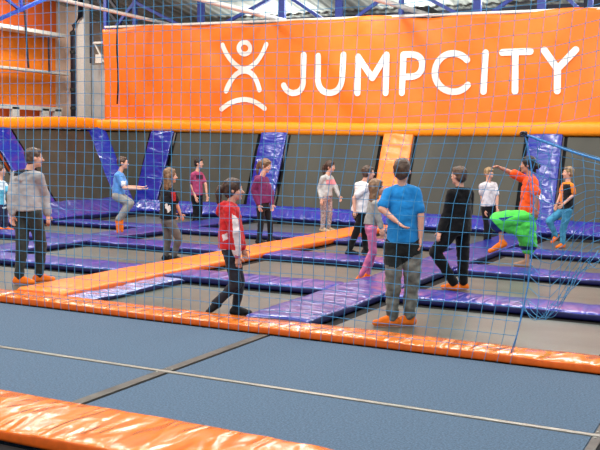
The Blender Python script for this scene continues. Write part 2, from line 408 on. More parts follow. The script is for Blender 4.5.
for nme, (strokes, hw) in glyphs.items():
    bm = bmesh.new()
    for k, s in enumerate(strokes): stroke(bm, s, hw, k)
    o = obj(nme, bm, M['white_print'], bt); shift(o, bt.location)

# ------------------------------------------- hall structure above and behind
def bar(bm, a, b, w=.05): tube(bm, [a, b], w*.7, 4)
TY, ZB, ZU = 21.2, 4.55, 6.2
t = thing('roof_truss', 'blue painted steel lattice truss behind the top edge of the banner', 'truss', (-8,TY,ZB))
TLX = on_y(104,20,TY).x
bm = bmesh.new(); box(bm, (TLX,TY-.07,ZB-.07), (0,TY+.07,ZB+.07)); shift(obj('bottom_chord', bm, M['steel_blue'], t), t.location)
bm = bmesh.new(); box(bm, (TLX,TY-.07,ZU-.07), (0,TY+.07,ZU+.07)); shift(obj('top_chord', bm, M['steel_blue'], t), t.location)
js = [on_y(p, 20, TY).x for p in (106, 135, 201, 282, 339, 401, 477, 541, 590)]
for k, x in enumerate(js):
    bm = bmesh.new(); w = .09 if k in (2,3,4,6,7) else .05
    box(bm, (x-w,TY-.05,ZB), (x+w,TY+.05,ZU)); shift(obj('upright', bm, M['steel_blue'], t), t.location)
    for s, nb in ((-1, k-1), (1, k+1)):
        if 0 <= nb < len(js) and k % 2 == 0:
            bm = bmesh.new(); bar(bm, (x,TY,ZB+.05), (js[nb],TY,ZU-.6), .08); shift(obj('diagonal', bm, M['steel_blue'], t), t.location)
t = thing('roof_truss', 'dark blue steel lattice truss farther back under the roof', 'truss', (-8,24.5,5.0))
for z in (4.9, 5.35):
    bm = bmesh.new(); box(bm, (-18.5,24.45,z), (0,24.55,z+.09)); shift(obj('chord', bm, M['steel_dark'], t), t.location)
for k in range(24):
    bm = bmesh.new(); x = -18+k*.75; bar(bm, (x,24.5,4.95+(k%2)*.42), (x+.75,24.5,4.95+((k+1)%2)*.42), .05); shift(obj('diagonal', bm, M['steel_dark'], t), t.location)
# white pipes running back under the roof
for n, (a, b, z, lb) in enumerate((((62,0),(182,27),4.9,'white pipe crossing above the left end of the banner'),
                       ((204,0),(285,21),4.85,'white pipe above the jumping figure on the banner'),
                       ((380,0),(428,15),4.95,'white pipe above the letters MP of the banner'))):
    p, q = on_z(*a, z), on_z(*b, z); d = (q-p); bm = bmesh.new()
    if n == 0: p = p-d*.35
    tube(bm, [p-d*1.2, q+d*.04], .045 if n == 0 else .06, 10)
    tag(obj('roof_pipe', bm, M['white_steel'], smooth=True), lb, 'pipe')
for n, (a, w_, z, lb) in enumerate(((-14.8,.5,5.0,'dark air duct under the roof behind the left truss joint'), (-11.6,.45,5.05,'dark air duct under the roof above the jumping figure'), (-7.9,.35,5.15,'dark air duct under the roof above the letter M'), (-3.9,.4,5.15,'dark air duct under the roof above the letter T'))):
    bm = bmesh.new(); box(bm, (a,21.9,z-.25), (a+w_,26,z+.02), bev=.03); tag(obj('air_duct', bm, M['duct']), lb, 'duct')

# left of the banner: pillars and orange wall with white beams
def wall_at(px0, px1, Y, z0, z1, name, m, label=None, cat=None, dep=.12):
    a, b = on_y(px0, 60, Y), on_y(px1, 60, Y); bm = bmesh.new(); box(bm, (a.x,Y,z0), (b.x,Y+dep,z1), bev=.01)
    return tag(obj(name, bm, m), label, cat) if label else struct(name, bm, m)
wall_at(84.8, 125, 22.45, -.34, 4.05, 'grey_panel', M['grey_wall'], 'pale grey wall panel between white pillar and banner', 'panel')
wall_at(77, 84.5, 22.1, -.34, 7, 'steel_pillar', M['white_steel'], 'white steel pillar left of the banner', 'pillar', .3)
wall_at(60, 79, 22.7, -.34, 7, 'beige_panel', M['beige_wall'], 'beige wall panel behind the dark downpipe', 'panel')
a = on_y(73, 60, 22.0); bm = bmesh.new()
tube(bm, [(a.x,22,-.34),(a.x,22,5.0),(a.x+.04,22,5.15),(a.x+.28,22,5.45),(a.x+.3,22,6.4)], .075, 12)
t = thing('downpipe', 'dark ribbed downpipe between beige panel and white pillar', 'pipe', (a.x,22,-.34))
shift(obj('pipe', bm, M['steel_dark'], t, True), t.location)
for k in range(9):
    bm = bmesh.new(); tube(bm, [(a.x,22,.5+k*.55),(a.x,22,.58+k*.55)], .09, 12); shift(obj('pipe_clip', bm, M['duct'], t), t.location)
a = on_y(90.5, 30, 22.0); bm = bmesh.new(); tube(bm, [(a.x,22,4.05),(a.x,22,6.5)], .03, 8)
tag(obj('thin_pipe', bm, M['steel_dark']), 'thin dark vertical pipe standing on the pale grey panel', 'pipe')
bm = bmesh.new(); p = on_y(95, 44, 22.0); bar(bm, p, on_y(104, 62, 22.0), .04); box(bm, (p.x-.05,21.95,p.z), (p.x+.4,22.05,p.z+.06)); box(bm, (p.x+.05,21.95,4.05), (p.x+.28,22.05,4.3))
tag(obj('wall_bracket', bm, M['white_steel']), 'small white bracket on top of the pale grey panel', 'bracket')
# orange wall details: ledges run along the wall
def along(pa, pb, X, h, dep, name, m, label, cat):
    p, q = on_x(*pa, X), on_x(*pb, X); zz = (p.z+q.z)/2; bm = bmesh.new()
    box(bm, (X-dep,p.y-3,zz-h/2), (X,q.y,zz+h/2), bev=.01); return tag(obj(name, bm, m), label, cat)
XL = LW+.35
along((0,24),(66,37), XL+.2, .11, .5, 'wall_ledge', M['white_steel'], 'upper white steel ledge on the orange wall', 'ledge')
along((0,66),(70,75), XL+.1, .07, .3, 'wall_ledge', M['white_steel'], 'lower thin pale ledge on the orange wall', 'ledge')
p, q = on_x(0,4,LW+.02), on_x(62,40,LW+.02)
bm = bmesh.new(); box(bm, (LW,p.y-4,on_x(0,26,LW+.1).z), (LW+.05,LWY-.02,9)); tag(obj('upper_wall_panel', bm, M['dark_orange']), 'darker orange wall panel above the upper white ledge', 'panel')
bm = bmesh.new(); zz = on_x(0,104,LW+.06).z; box(bm, (LW,p.y-4,-.3), (LW+.06,LWY-.02,zz)); tag(obj('lower_wall_panel', bm, M['dark_orange']), 'dark red-orange lower wall panel behind the window frame', 'panel')
for pxx, y0, y1, lb in ((26,-5,68,'dark conduit hanging from the truss in front of orange wall'), (48.5,37,72,'short dark post between the two ledges on orange wall')):
    a, b = on_x(pxx-2.5 if pxx == 26 else pxx, y0, XL+.3), on_x(pxx+2.5 if pxx == 26 else pxx+.7, y1, XL+.3)
    bm = bmesh.new(); tube(bm, [a, b], .03, 6); tag(obj('conduit', bm, M['steel_dark']), lb, 'conduit')
t = thing('window_frame', 'white window frame on the left wall just above the orange rail', 'window', on_x(0,124,LW+.3))
pa, pb = on_x(0,106,LW+.3), on_x(62,108.5,LW+.3); zb = ZT-.2
bm = bmesh.new(); box(bm, (LW+.2,pa.y-3,pa.z-.06), (LW+.32,pb.y,pa.z+.06)); shift(obj('top_rail', bm, M['white_steel'], t), t.location)
for pxx in (-12, 15.5, 45.5, 58):
    y = on_x(pxx,115,LW+.3).y; bm = bmesh.new(); box(bm, (LW+.2,y-.14,zb-1.2), (LW+.32,y+.14,pa.z)); shift(obj('mullion', bm, M['white_steel'], t), t.location)
bm = bmesh.new(); bar(bm, on_x(-30,32,XL+1.2), on_x(56,-6,XL+1.2), .09); bar(bm, on_x(-3,-8,XL+1.2), on_x(20,10,XL+1.2), .07); bar(bm, on_x(20,-8,XL+1.2), on_x(22,12,XL+1.2), .06)
tag(obj('roof_brace', bm, M['steel_blue']), 'blue diagonal roof brace in the upper left corner', 'brace')
bm = bmesh.new()
pts = [on_y(117.5+.6*math.sin(i*.5), -8+i*5.6, 19.4) for i in range(21)]
tube(bm, pts, .022, 6); tag(obj('hanging_cable', bm, M['web']), 'thin black cable hanging in front of the left end of the banner', 'cable')
for k, (a, b, c, d) in enumerate(((98,0,124,29), (107,-4,131,28))):
    bm = bmesh.new(); bar(bm, on_y(a,b,21.6), on_y(c,d,21.6), .08)
    tag(obj('roof_brace', bm, M['steel_dark']), ['left', 'right'][k]+' one of two dark diagonal braces above the banner corner', 'brace')

# --------------------------------------------------------------------- net
NY, CELL, CH = 7.585, .1085, .119
def sstep(a, b, x): t = max(0, min(1, (x-a)/(b-a))); return t*t*(3-2*t)
def interp(tab, x):
    if x <= tab[0][0]: return tab[0][1]
    for (a, fa), (b, fb) in zip(tab, tab[1:]):
        if x <= b: return fa+(fb-fa)*(x-a)/(b-a)
    return tab[-1][1]
SH = [(0,0), (.25,.05), (.5,.09), (1.0,.11), (1.35,.15), (1.6,.24), (1.9,.33), (2.1,.355), (2.6,.39), (3.9,.46)]
XEDGE = on_z(510, 356, .02).x*NY/on_z(510,356,.02).y
def node(x, z):
    w = sstep(-5.0, XEDGE, x)
    sx = w*interp(SH, z)
    lift = (.07*max(0, x+3.2)+.16*max(0, x-XEDGE+.15))*sstep(1.3, 2.2, z)
    dy = .02*math.sin(x*1.7+z*1.1)+.015*math.sin(x*4+z*2)*(1-min(1,1/(z*3+1)))
    jx = .008*noise.noise(Vector((x*1.6,z*2.2,1))); jz = .016*noise.noise(Vector((x*1.3,z*1.8,9)))*min(1,z*3)
    return Vector((x+sx+jx, NY-max(0,min(.06,dy+.02))*min(1,z*4), z+lift+jz))
knot = on_y(524, 134, NY)
NR = 34; x_first = -11.5; NCOL = int((XEDGE-x_first)/CELL)
x_first = XEDGE-NCOL*CELL
netthing = thing('safety_net', 'large blue mesh net hanging in front of the trampolines from the orange curb up', 'net', (-6,NY,0))
bm = bmesh.new(); rad = .0029
for i in range(NCOL+1):
    x = x_first+i*CELL
    tube(bm, [node(x, .01+j*CH) for j in range(NR+1)], rad*(1.5 if i in (0,) else 1), 4, cap=False)
for j in range(1, NR+1):
    tube(bm, [node(x_first+i*CELL, .01+j*CH) for i in range(NCOL+1)], rad, 4, cap=False)
shift(obj('netting', bm, M['net'], netthing), netthing.location)
# upper right continuation above the knot
bm = bmesh.new()
j0 = next(j for j in range(NR) if node(XEDGE, .01+j*CH).z > knot.z)-0
for i in range(1, 16):
    x = XEDGE+i*CELL; js_ = j0+int(i*.0)
    tube(bm, [node(x, .01+j*CH) for j in range(js_, NR+1)], rad, 4, cap=False)
for j in range(j0, NR+1):
    tube(bm, [node(XEDGE+i*CELL, .01+j*CH) for i in range(16)], rad, 4, cap=False)
shift(obj('upper_netting', bm, M['net'], netthing), netthing.location)
bm = bmesh.new()
tube(bm, [on_y(a, b, NY-.02) for a, b in ((524,134),(527,143),(531,165),(533.5,195),(533.5,225),(531.5,258),(528,285),(523,310),(517,335),(511,353))], .0055, 8)
shift(obj('edge_rope', bm, M['rope'], netthing, True), netthing.location)
bm = bmesh.new(); kb = on_y(524,134,NY-.02)
for k in range(3): tube(bm, [kb+Vector((.02*math.cos(a)*(1+k*.2), -.01*k, .018*math.sin(a*1.3+k))) for a in [i*.7 for i in range(10)]], .007, 6)
shift(obj('knot', bm, M['steel_dark'], netthing, True), netthing.location)
bm = bmesh.new(); tube(bm, [node(x_first+i*.3, .01+NR*CH)+Vector((0,0,.0)) for i in range(int((XEDGE+1.7-x_first)/.3)+1)], .012, 8)
shift(obj('top_rope', bm, M['rope'], netthing, True), netthing.location)
# gathered flap to the right of the knot
flap = thing('safety_net', 'loose gathered net flap hanging below the taut rope at the right', 'net', (-1,NY+.1,0))
bm = bmesh.new(); FY = NY+.03
def top_px(x): return 134+(x-524)*.325 if x < 620 else 165
def rope_pt(s): x = 524+s*130; return on_y(x, 134+(x-524)*.32+6*math.sin(math.pi*min(1,s*1.2))*.4, FY)
FB = [(524,310),(531,318),(545,322),(556,312),(566,300),(576,284),(588,270),(602,262),(625,252),(655,240)]
def fb(x): return interp(FB, x)
grid = {}
NI, NJ = 11, 15
for i in range(NI+1):
    for j in range(NJ+1):
        s = i/NI; x = 524+s*130; yt = 134+(x-524)*.32; yb = fb(x)
        tt = j/NJ
        bx = x + 7*math.sin(tt*math.pi)*(1-s) - 10*tt*s + 3*noise.noise(Vector((i*.6,j*.5,3)))
        y = yt+(yb-yt)*tt + 4*math.sin(tt*3.1)*math.sin(s*9)
        d = .08*math.sin(s*17+tt*3)+.05*math.sin(tt*9+s*5)
        grid[i,j] = on_y(bx, y, FY+.12+d*.8)
for i in range(NI+1): tube(bm, [grid[i,j] for j in range(NJ+1)], rad, 4, cap=False)
for j in range(NJ+1): tube(bm, [grid[i,j] for i in range(NI+1)], rad, 4, cap=False)
# loose folded cords at the bottom
for k in range(12):
    xa = 520+k*7.5; ya = fb(xa)-4
    am, dr, ph = random.uniform(8,16), random.uniform(6,22), random.uniform(0,3)
    pts = [on_y(xa+26*u, (ya+fb(xa+26*u)-4)/2*.0+fb(xa+26*u)-6-dr*.4+am*math.sin(u*math.pi), FY+.2+.08*math.sin(u*6+ph)) for u in [q/14 for q in range(15)]]
    tube(bm, pts, rad, 4, cap=False)
shift(obj('netting', bm, M['net'], flap), flap.location)
bm = bmesh.new(); tube(bm, [rope_pt(i/10) for i in range(11)], .010, 8); shift(obj('taut_rope', bm, M['rope'], flap, True), flap.location)

# ------------------------------------------------------------------ people
SKIN = mat('skin', (214,160,136), .6, .35, var=.05, scale=12)
SKIN2 = mat('tanned_skin', (196,138,112), .6, .35, var=.05, scale=12)
EYEW = mat('eye_white', (225,220,215), .3, .5, var=.01); IRIS = mat('iris', (40,30,24), .3, .5, var=.01)
LIP = mat('lip', (178,92,86), .5, .4, var=.02)
def cloth(name, rgb, var=.1, scale=14, rgb2=None, bump=.35, bscale=16): return mat(name, rgb, .85, .2, var=var, scale=scale, rgb2=rgb2, bump=bump, bscale=bscale, dist=.02, sheen=.1)
def hairm(name, rgb): return mat(name, rgb, .5, .4, var=.25, scale=26, bump=.6, bscale=34, dist=.01, stretch=(1,1,.3))
ORANGE_SOCK = cloth('orange_grip_sock', (238,118,30), bump=0)
DARK_SOLE = mat('dark_shoe', (26,26,30), .6, .3)
def ico(bm, c, rad, ax=None, sub=2):
    """ellipsoid with radii along the axes (a,b,c)"""
    r = bmesh.ops.create_icosphere(bm, subdivisions=sub, radius=1)
    A = ax or (Vector((1,0,0)), Vector((0,1,0)), Vector((0,0,1)))
    for v in r['verts']:
        p = v.co; v.co = Vector(c)+A[0]*(p.x*rad[0])+A[1]*(p.y*rad[1])+A[2]*(p.z*rad[2])
def limb(bm, a, b, r0, r1, k=6):
    """tapered capsule"""
    a, b = Vector(a), Vector(b); d = b-a; n = 7; t = d.normalized() if d.length > 1e-6 else Vector((0,0,1))
    pts, rs = [], []
    for q in (0,.3,.6,.85): ang = (1-q)*math.pi/2; pts.append(a-t*r0*math.sin(ang)); rs.append(max(.002, r0*math.cos(ang)))
    for q in range(n+1): pts.append(a+d*q/n); rs.append(r0+(r1-r0)*q/n)
    for q in (.85,.6,.3,0): ang = (1-q)*math.pi/2; pts.append(b+t*r1*math.sin(ang)); rs.append(max(.002, r1*math.cos(ang)))
    tube(bm, pts, rs, 14)
def ecyl(bm, a, b, X, Y, r0, r1, n=12, seg=28):
    rings = []
    for i in range(n+1):
        u = i/n; c = a+(b-a)*u; rx = r0[0]+(r1[0]-r0[0])*u; ry = r0[1]+(r1[1]-r0[1])*u
        rings.append([bm.verts.new(c+X*rx*math.cos(2*math.pi*k/seg)+Y*ry*math.sin(2*math.pi*k/seg)) for k in range(seg)])
    for i in range(n):
        for k in range(seg): bm.faces.new((rings[i][k], rings[i][(k+1)%seg], rings[i+1][(k+1)%seg], rings[i+1][k]))
    bm.faces.new(rings[0][::-1]); bm.faces.new(rings[-1])
def solidify(name, bm, m, voxel, parent, smooth=4, wr=None, paint=None, keep=None):
    me = bpy.data.meshes.new('tmp'); bmesh.ops.recalc_face_normals(bm, faces=bm.faces); bm.to_mesh(me); bm.free()
    o = bpy.data.objects.new('tmp', me); C.objects.link(o)
    r = o.modifiers.new('r', 'REMESH'); r.mode = 'VOXEL'; r.voxel_size = voxel; r.use_smooth_shade = True
    s = o.modifiers.new('s', 'SMOOTH'); s.factor = .5; s.iterations = smooth
    dg = bpy.context.evaluated_depsgraph_get(); dg.update()
    res = bpy.data.meshes.new_from_object(o.evaluated_get(dg)); bpy.data.objects.remove(o); bpy.data.meshes.remove(me)
    res.name = name
    if wr:
        ns = [v.normal.copy() for v in res.vertices]
        for v, n_ in zip(res.vertices, ns): v.co = v.co + n_*wr(v.co)
    if keep is not None:
        b2 = bmesh.new(); b2.from_mesh(res)
        off = len(b2.verts)
        tmp = bpy.data.meshes.new('t'); keep.to_mesh(tmp); keep.free(); b2.from_mesh(tmp); b2.to_mesh(res); b2.free(); bpy.data.meshes.remove(tmp)
    ms = m if isinstance(m, list) else [m]
    res.materials.clear()
    for x in ms: res.materials.append(x)
    if paint:
        for p in res.polygons:
            k = paint(p.center, p.normal)
            if k: p.material_index = k
    for p in res.polygons: p.use_smooth = True
    oo = bpy.data.objects.new(name, res); C.objects.link(oo); oo.parent = parent
    return oo

def person(D):
    fx, fy = D['root']; root = on_z(fx, fy, 0); H = D['h']; K = H/1.5
    tc = Vector((-root.x, -root.y, 0)).normalized(); er = Vector((0,0,1)).cross(tc); up = Vector((0,0,1))
    T = thing('person', D['label'], 'person', root, D.get('group'))
    def P(x, y, d=0):
        v = ray(x, y); q = root+tc*d; t = (q-EYE).dot(tc)/v.dot(tc); return EYE+v*t-root
    def face(az): return tc*math.cos(R(az))+er*math.sin(R(az))
    F = face(D['az']); Lf = up.cross(F)
    HF = face(D.get('haz', D['az'])); HL = up.cross(HF)
    vox = D.get('vox', .010)
    neck = P(*D['neck']); hip = P(*D['hip']); hd = P(*D['head'])
    spine = (neck-hip).normalized(); L2 = (Lf-spine*Lf.dot(spine)).normalized(); F2 = L2.cross(spine).normalized()
    if F2.dot(F) < 0: F2 = -F2
    sw = .142*K*D.get('broad', 1); hw = .085*K
    tl = (neck-hip).length
    def tor(s): return hip+(neck-hip)*s
    shc = tor(.86)
    sh = {1: shc+L2*sw, -1: shc-L2*sw}; hp = {1: hip+L2*hw-spine*.02, -1: hip-L2*hw-spine*.02}
    arm = {}; leg = {}
    for s, k in ((1,'la'), (-1,'ra')):
        e, w_ = D[k][:2]; arm[s] = (P(*e), P(*w_))
    for s, k in ((1,'ll'), (-1,'rl')):
        kn, an, ft = D[k]; kn, an = P(*kn), P(*an)
        if isinstance(ft, (int, float)):
            an = an.copy(); an.z = .075*K; fd = face(ft); heel = an-fd*.035*K; heel.z = .036*K; toe = an+fd*.15*K; toe.z = .026*K
        else:
            toe = P(*ft); fd = (toe-an).normalized(); perp = (fd.cross(up)).cross(fd).normalized() if abs(fd.z) < .95 else -F
            heel = an-fd*.02-perp*.03*K
        leg[s] = (kn, an, heel, toe)
    # ---- body
    bm = bmesh.new(); b = K*D.get('build', 1)
    def torso(bm, g=0, low=True):
        ax = (L2, F2, spine)
        ico(bm, tor(.80), (.122*b*D.get('broad',1)+g, .082*b+g, tl*.20+g*.3), ax)
        ico(bm, tor(.62), (.128*b+g, .090*b+g, tl*.26+g*.5), ax)
        ico(bm, tor(.38), (.115*b+g, .083*b+g, tl*.26+g*.5), ax)
        ico(bm, tor(.14 if low else .24), (.125*b+g, .090*b+g, tl*.22+g*.5), ax)
        if low: ico(bm, tor(-.03), (.128*b+g, .092*b+g, tl*.16+g*.5), ax)
        for s in (1,-1): limb(bm, tor(.93), sh[s], .045*b+g*.6, .044*b+g*.6)
    torso(bm)
    limb(bm, tor(.92), hd-up*.02, .048*b, .046*b)
    hr = D.get('hr', 1)*K**.5
    tilt = D.get('tilt', 0); HU = (up*math.cos(R(tilt))-HF*math.sin(R(tilt))); HFt = (HF*math.cos(R(tilt))+up*math.sin(R(tilt)))*-1 if False else (HF+up*(-math.tan(R(tilt))) ).normalized()
    HU = HL.cross(HFt)*-1; 
    if HU.z < 0: HU = -HU
    A = (HL, HFt, HU)
    def hp3(l, f, u_): return hd+HL*l*hr+HFt*f*hr+HU*u_*hr
    def head(bm):
        ico(bm, hp3(0,-.008,.02), (.073*hr,.092*hr,.088*hr), A)
        ico(bm, hp3(0,.018,-.045), (.056*hr,.066*hr,.066*hr), A)
        ico(bm, hp3(0,.066,-.088), (.022*hr,.02*hr,.018*hr), A)
        limb(bm, hp3(0,.078,.005), hp3(0,.103,-.026), .008*hr, .013*hr)
        for s in (1,-1):
            ico(bm, hp3(s*.076,-.008,-.008), (.009*hr,.018*hr,.028*hr), A)
            ico(bm, hp3(s*.034,.058,-.025), (.024*hr,.024*hr,.022*hr), A)
        ico(bm, hp3(0,.074,.03), (.045*hr,.014*hr,.011*hr), A)
    head(bm)
    hand_bm = bmesh.new()
    for s in (1,-1):
        e, w_ = arm[s]
        limb(bm, sh[s], e, .046*b, .034*b); limb(bm, e, w_, .035*b, .023*b)
        d = (w_-e).normalized()
        side = (D.get('hand_side') or HF); 
        thumb = (F-d*F.dot(d)); thumb = thumb.normalized() if thumb.length > .1 else up
        nrm = d.cross(thumb).normalized()
        ico(bm, w_+d*.045*K, (.046*K,.034*K,.015*K), (d, thumb, nrm))
        inn = nrm if nrm.dot(L2)*s < 0 else -nrm
        for q in range(4):
            base = w_+d*.078*K+thumb*(.024-.0165*q)*K
            ln = (.052,.060,.056,.043)[q]*K; c = 1 if not D.get('fist') else 2.5
            p1 = base+d*ln*.45+inn*ln*.12*c; p2 = p1+(d*.85+inn*.5*c).normalized()*ln*.33; p3 = p2+(d*.6+inn*.8*c).normalized()*ln*.28
            tube(hand_bm, [base-d*.02, base, p1, p2, p3], [.0085*K,.0085*K,.008*K,.0072*K,.005*K], 8)
        base = w_+d*.03*K+thumb*.030*K; p1 = base+(d*.6+thumb*.75).normalized()*.032*K; p2 = p1+(d*.9+thumb*.3+inn*.3).normalized()*.026*K
        tube(hand_bm, [base-thumb*.015, base, p1, p2], [.010*K,.010*K,.009*K,.006*K], 8)
        kn, an, heel, toe = leg[s]
        limb(bm, hp[s], kn, .070*b, .048*b); limb(bm, kn, an, .046*b, .031*b)
        cd = (an-kn).normalized(); cx = cd.orthogonal().normalized(); ico(bm, kn+(an-kn)*.3, (.044*b,.044*b,.09*K), (cx, cd.cross(cx), cd))
        limb(bm, heel, toe, .033*K, .024*K); limb(bm, an, heel, .03*K, .032*K)
    solidify('body', bm, D.get('skin', SKIN), vox, T, keep=hand_bm)
    # face
    for s in (1,-1):
        bm = bmesh.new(); ico(bm, hp3(s*.030,.076,.008), (.013*hr,.009*hr,.009*hr), A); e = obj('eye', bm, EYEW, T, True)
        bm = bmesh.new(); ico(bm, hp3(s*.030,.0835,.008), (.006*hr,.004*hr,.006*hr), A, 1); obj('iris', bm, IRIS, e, True)
        bm = bmesh.new(); ico(bm, hp3(s*.030,.086,.028), (.017*hr,.004*hr,.0035*hr), A, 1); obj('eyebrow', bm, D['hairm'], T, True)
    bm = bmesh.new(); ico(bm, hp3(0,.083,-.058), (.020*hr,.006*hr,.006*hr), A, 2); obj('mouth', bm, LIP, T, True)
    # hair
    bm = bmesh.new(); kind = D.get('hair', 'short')
    big = .007 if kind == 'short' else .014
    ico(bm, hp3(0,-.022,.036), ((.074+big)*hr,(.090+big*.8)*hr,(.084+big)*hr), A, 3)
    ico(bm, hp3(0,-.045,-.005), ((.066+big)*hr,(.058+big)*hr,(.070+big)*hr), A, 3)
    ico(bm, hp3(0,.035,.085), ((.058+big*.5)*hr,.045*hr,.025*hr), A, 2)
    if kind == 'long':
        for l in (-.06,-.03,0,.03,.06):
            limb(bm, hp3(l,-.05,0), hp3(l*1.35,-.075+abs(l)*.4,-.17), .04*hr, .038*hr); limb(bm, hp3(l*1.35,-.075+abs(l)*.4,-.17), hp3(l*1.1,-.08+abs(l)*.3,-D.get('hl',.27)), .038*hr, .016*hr)
        for s in (1,-1): limb(bm, hp3(s*.072,-.01,.03), hp3(s*.085,0,-.13), .028*hr, .024*hr)
    if kind == 'pony':
        q = [hp3(0,-.10,.03), hp3(0,-.145,.02), hp3(0,-.165,-.04), hp3(0,-.155,-.13), hp3(0,-.14,-.2)]
        for i_ in range(4): limb(bm, q[i_], q[i_+1], (.022,.034,.036,.028)[i_]*hr, (.034,.036,.028,.010)[i_]*hr)
    if kind == 'bun':
        ico(bm, hp3(0,-.13,-.01), (.045*hr,.045*hr,.045*hr), A); limb(bm, hp3(0,-.08,-.05), hp3(0,-.11,-.11), .035*hr, .015*hr)
    if kind == 'pigtail' :
        pass
    solidify('hair', bm, D['hairm'], .0085, T, 2, wr=lambda c: .006*noise.noise(c*28)+.004*noise.noise(c*60))
    # trousers
    def folds(amp, fr=9):
        return lambda c: amp*(noise.noise(Vector((c.x*fr, c.y*fr, c.z*fr*1.8)))+.5*noise.noise(c*fr*2.6))
    bg = D.get('bag', .014)
    if not D.get('shorts'):
        bm = bmesh.new(); ax = (L2, F2, spine)
        ico(bm, tor(.06), (.132*b+.012,.098*b+.012,tl*.2), ax); ico(bm, tor(-.06), (.132*b+.012,.098*b+.012,tl*.15), ax)
        for s in (1,-1):
            kn, an, heel, toe = leg[s]; cut = kn+(an-kn)*D.get('cuff', .96)
            limb(bm, hp[s], kn, .072*b+bg, .050*b+bg*1.1); limb(bm, kn, cut, .050*b+bg*1.1, .035*b+bg*.9)
        solidify('trousers', bm, D['bot'], vox, T, 3, wr=folds(D.get('fold', .007)), paint=D.get('bpaint') and D['bpaint'](root))
    else:
        # wide knee-length shorts: flared leg tubes plus the cloth hanging between them
        bm = bmesh.new(); ax = (L2, F2, spine)
        ico(bm, tor(.05), (.15,.125,tl*.2), ax); ico(bm, tor(-.08), (.155,.14,tl*.14), ax)
        for s in (1,-1):
            kn, an, heel, toe = leg[s]; d = (kn-hp[s]); end = kn+d.normalized()*.03
            limb(bm, hp[s], hp[s]+d*.6, .10, .125); limb(bm, hp[s]+d*.5, end, .12, .135)
            limb(bm, hp[s]+d*.4-up*.04, end-up*.07, .085, .10)
        for q in D['shorts']: limb(bm, P(*q[0]), P(*q[1]), q[2], q[3])
        solidify('shorts', bm, D['bot'], vox, T, 3, wr=folds(.016, 7), paint=D.get('bpaint') and D['bpaint'](root))
    # top
    bm = bmesh.new(); g = D.get('loose', .018)
    ax = (L2, F2, spine)
    torso(bm, g, not D.get('hem'))
    hem = D.get('hem', 0)
    if hem:
        hc = P(*hem); ecyl(bm, tor(.72), hc+spine*.02, L2, F2, (.118*b+g,.086*b+g), (.132*b+g+.006,.100*b+g+.008))
    for s in (1,-1):
        e, w_ = arm[s]; sl = D.get('sleeve', 'short')
        if sl == 'short': limb(bm, sh[s], sh[s]+(e-sh[s])*.72, .045*b+g*.6, .042*b+g*.8)
        else: limb(bm, sh[s], e, .045*b+g*.7, .036*b+g*.8); limb(bm, e, e+(w_-e)*.93, .036*b+g*.9, .026*b+g*.7)
    if D.get('hood'):
        limb(bm, tor(.95)-F2*.06-L2*.07, tor(.95)-F2*.06+L2*.07, .045, .045); limb(bm, tor(.93)-F2*.09, tor(.8)-F2*.115, .05, .035)
        for s in (1,-1): limb(bm, tor(.96)-F2*.06+L2*.07*s, tor(.93)+F2*.05+L2*.04*s, .035, .028)
    solidify('top', bm, D['topm'], vox, T, 3, wr=folds(D.get('tfold', .007)), paint=D.get('tpaint') and D['tpaint'](root))
    # footwear
    for s in (1,-1):
        kn, an, heel, toe = leg[s]; bm = bmesh.new()
        limb(bm, heel, toe, .040*K, .030*K); limb(bm, an+(kn-an)*.08, heel, .038*K, .040*K); 
        limb(bm, an, toe+(an-toe)*.35, .034*K, .03*K)
        sk = solidify('sock' if D['shoe'] is ORANGE_SOCK else 'shoe', bm, D.get('rshoe', D['shoe']) if s == -1 else D['shoe'], .008, T, 3)
        if not isinstance(D['ll' if s == 1 else 'rl'][2], tuple):
            for v in sk.data.vertices: v.co.z = max(v.co.z, .0)
    for ex in D.get('extra', []): ex(T, P, root, L2, F2, spine, tor)
    return T

def inpoly(x, y, poly):
    c = False; j = len(poly)-1
    for i in range(len(poly)):
        if (poly[i][1] > y) != (poly[j][1] > y) and x < (poly[j][0]-poly[i][0])*(y-poly[i][1])/(poly[j][1]-poly[i][1])+poly[i][0]: c = not c
        j = i
    return c
def patches(*pp):
    """printed areas: polygon outline as seen from the front of the garment -> material slot"""
    def mk(root):
        tc = Vector((-root.x, -root.y, 0)).normalized()
        def f(c, n):
            x, y = px(c+root); r = 0
            for poly, k, both in pp:
                if (both or n.dot(tc) > 0) and inpoly(x, y, poly): r = k
            return r
        return f
    return mk
def fringe_print(): pass

BROWN = hairm('brown_hair', (74,52,40)); LBROWN = hairm('light_brown_hair', (122,92,66)); BLOND = hairm('blond_hair', (160,130,92)); DARK = hairm('dark_hair', (34,26,24)); MID = hairm('short_brown_hair', (84,64,50))
CAMO = cloth('grey_camouflage_cloth', (128,130,122), rgb2=(82,84,80), scale=9)
PATT = cloth('patterned_legging_cloth', (196,176,170), rgb2=(120,104,112), scale=34)

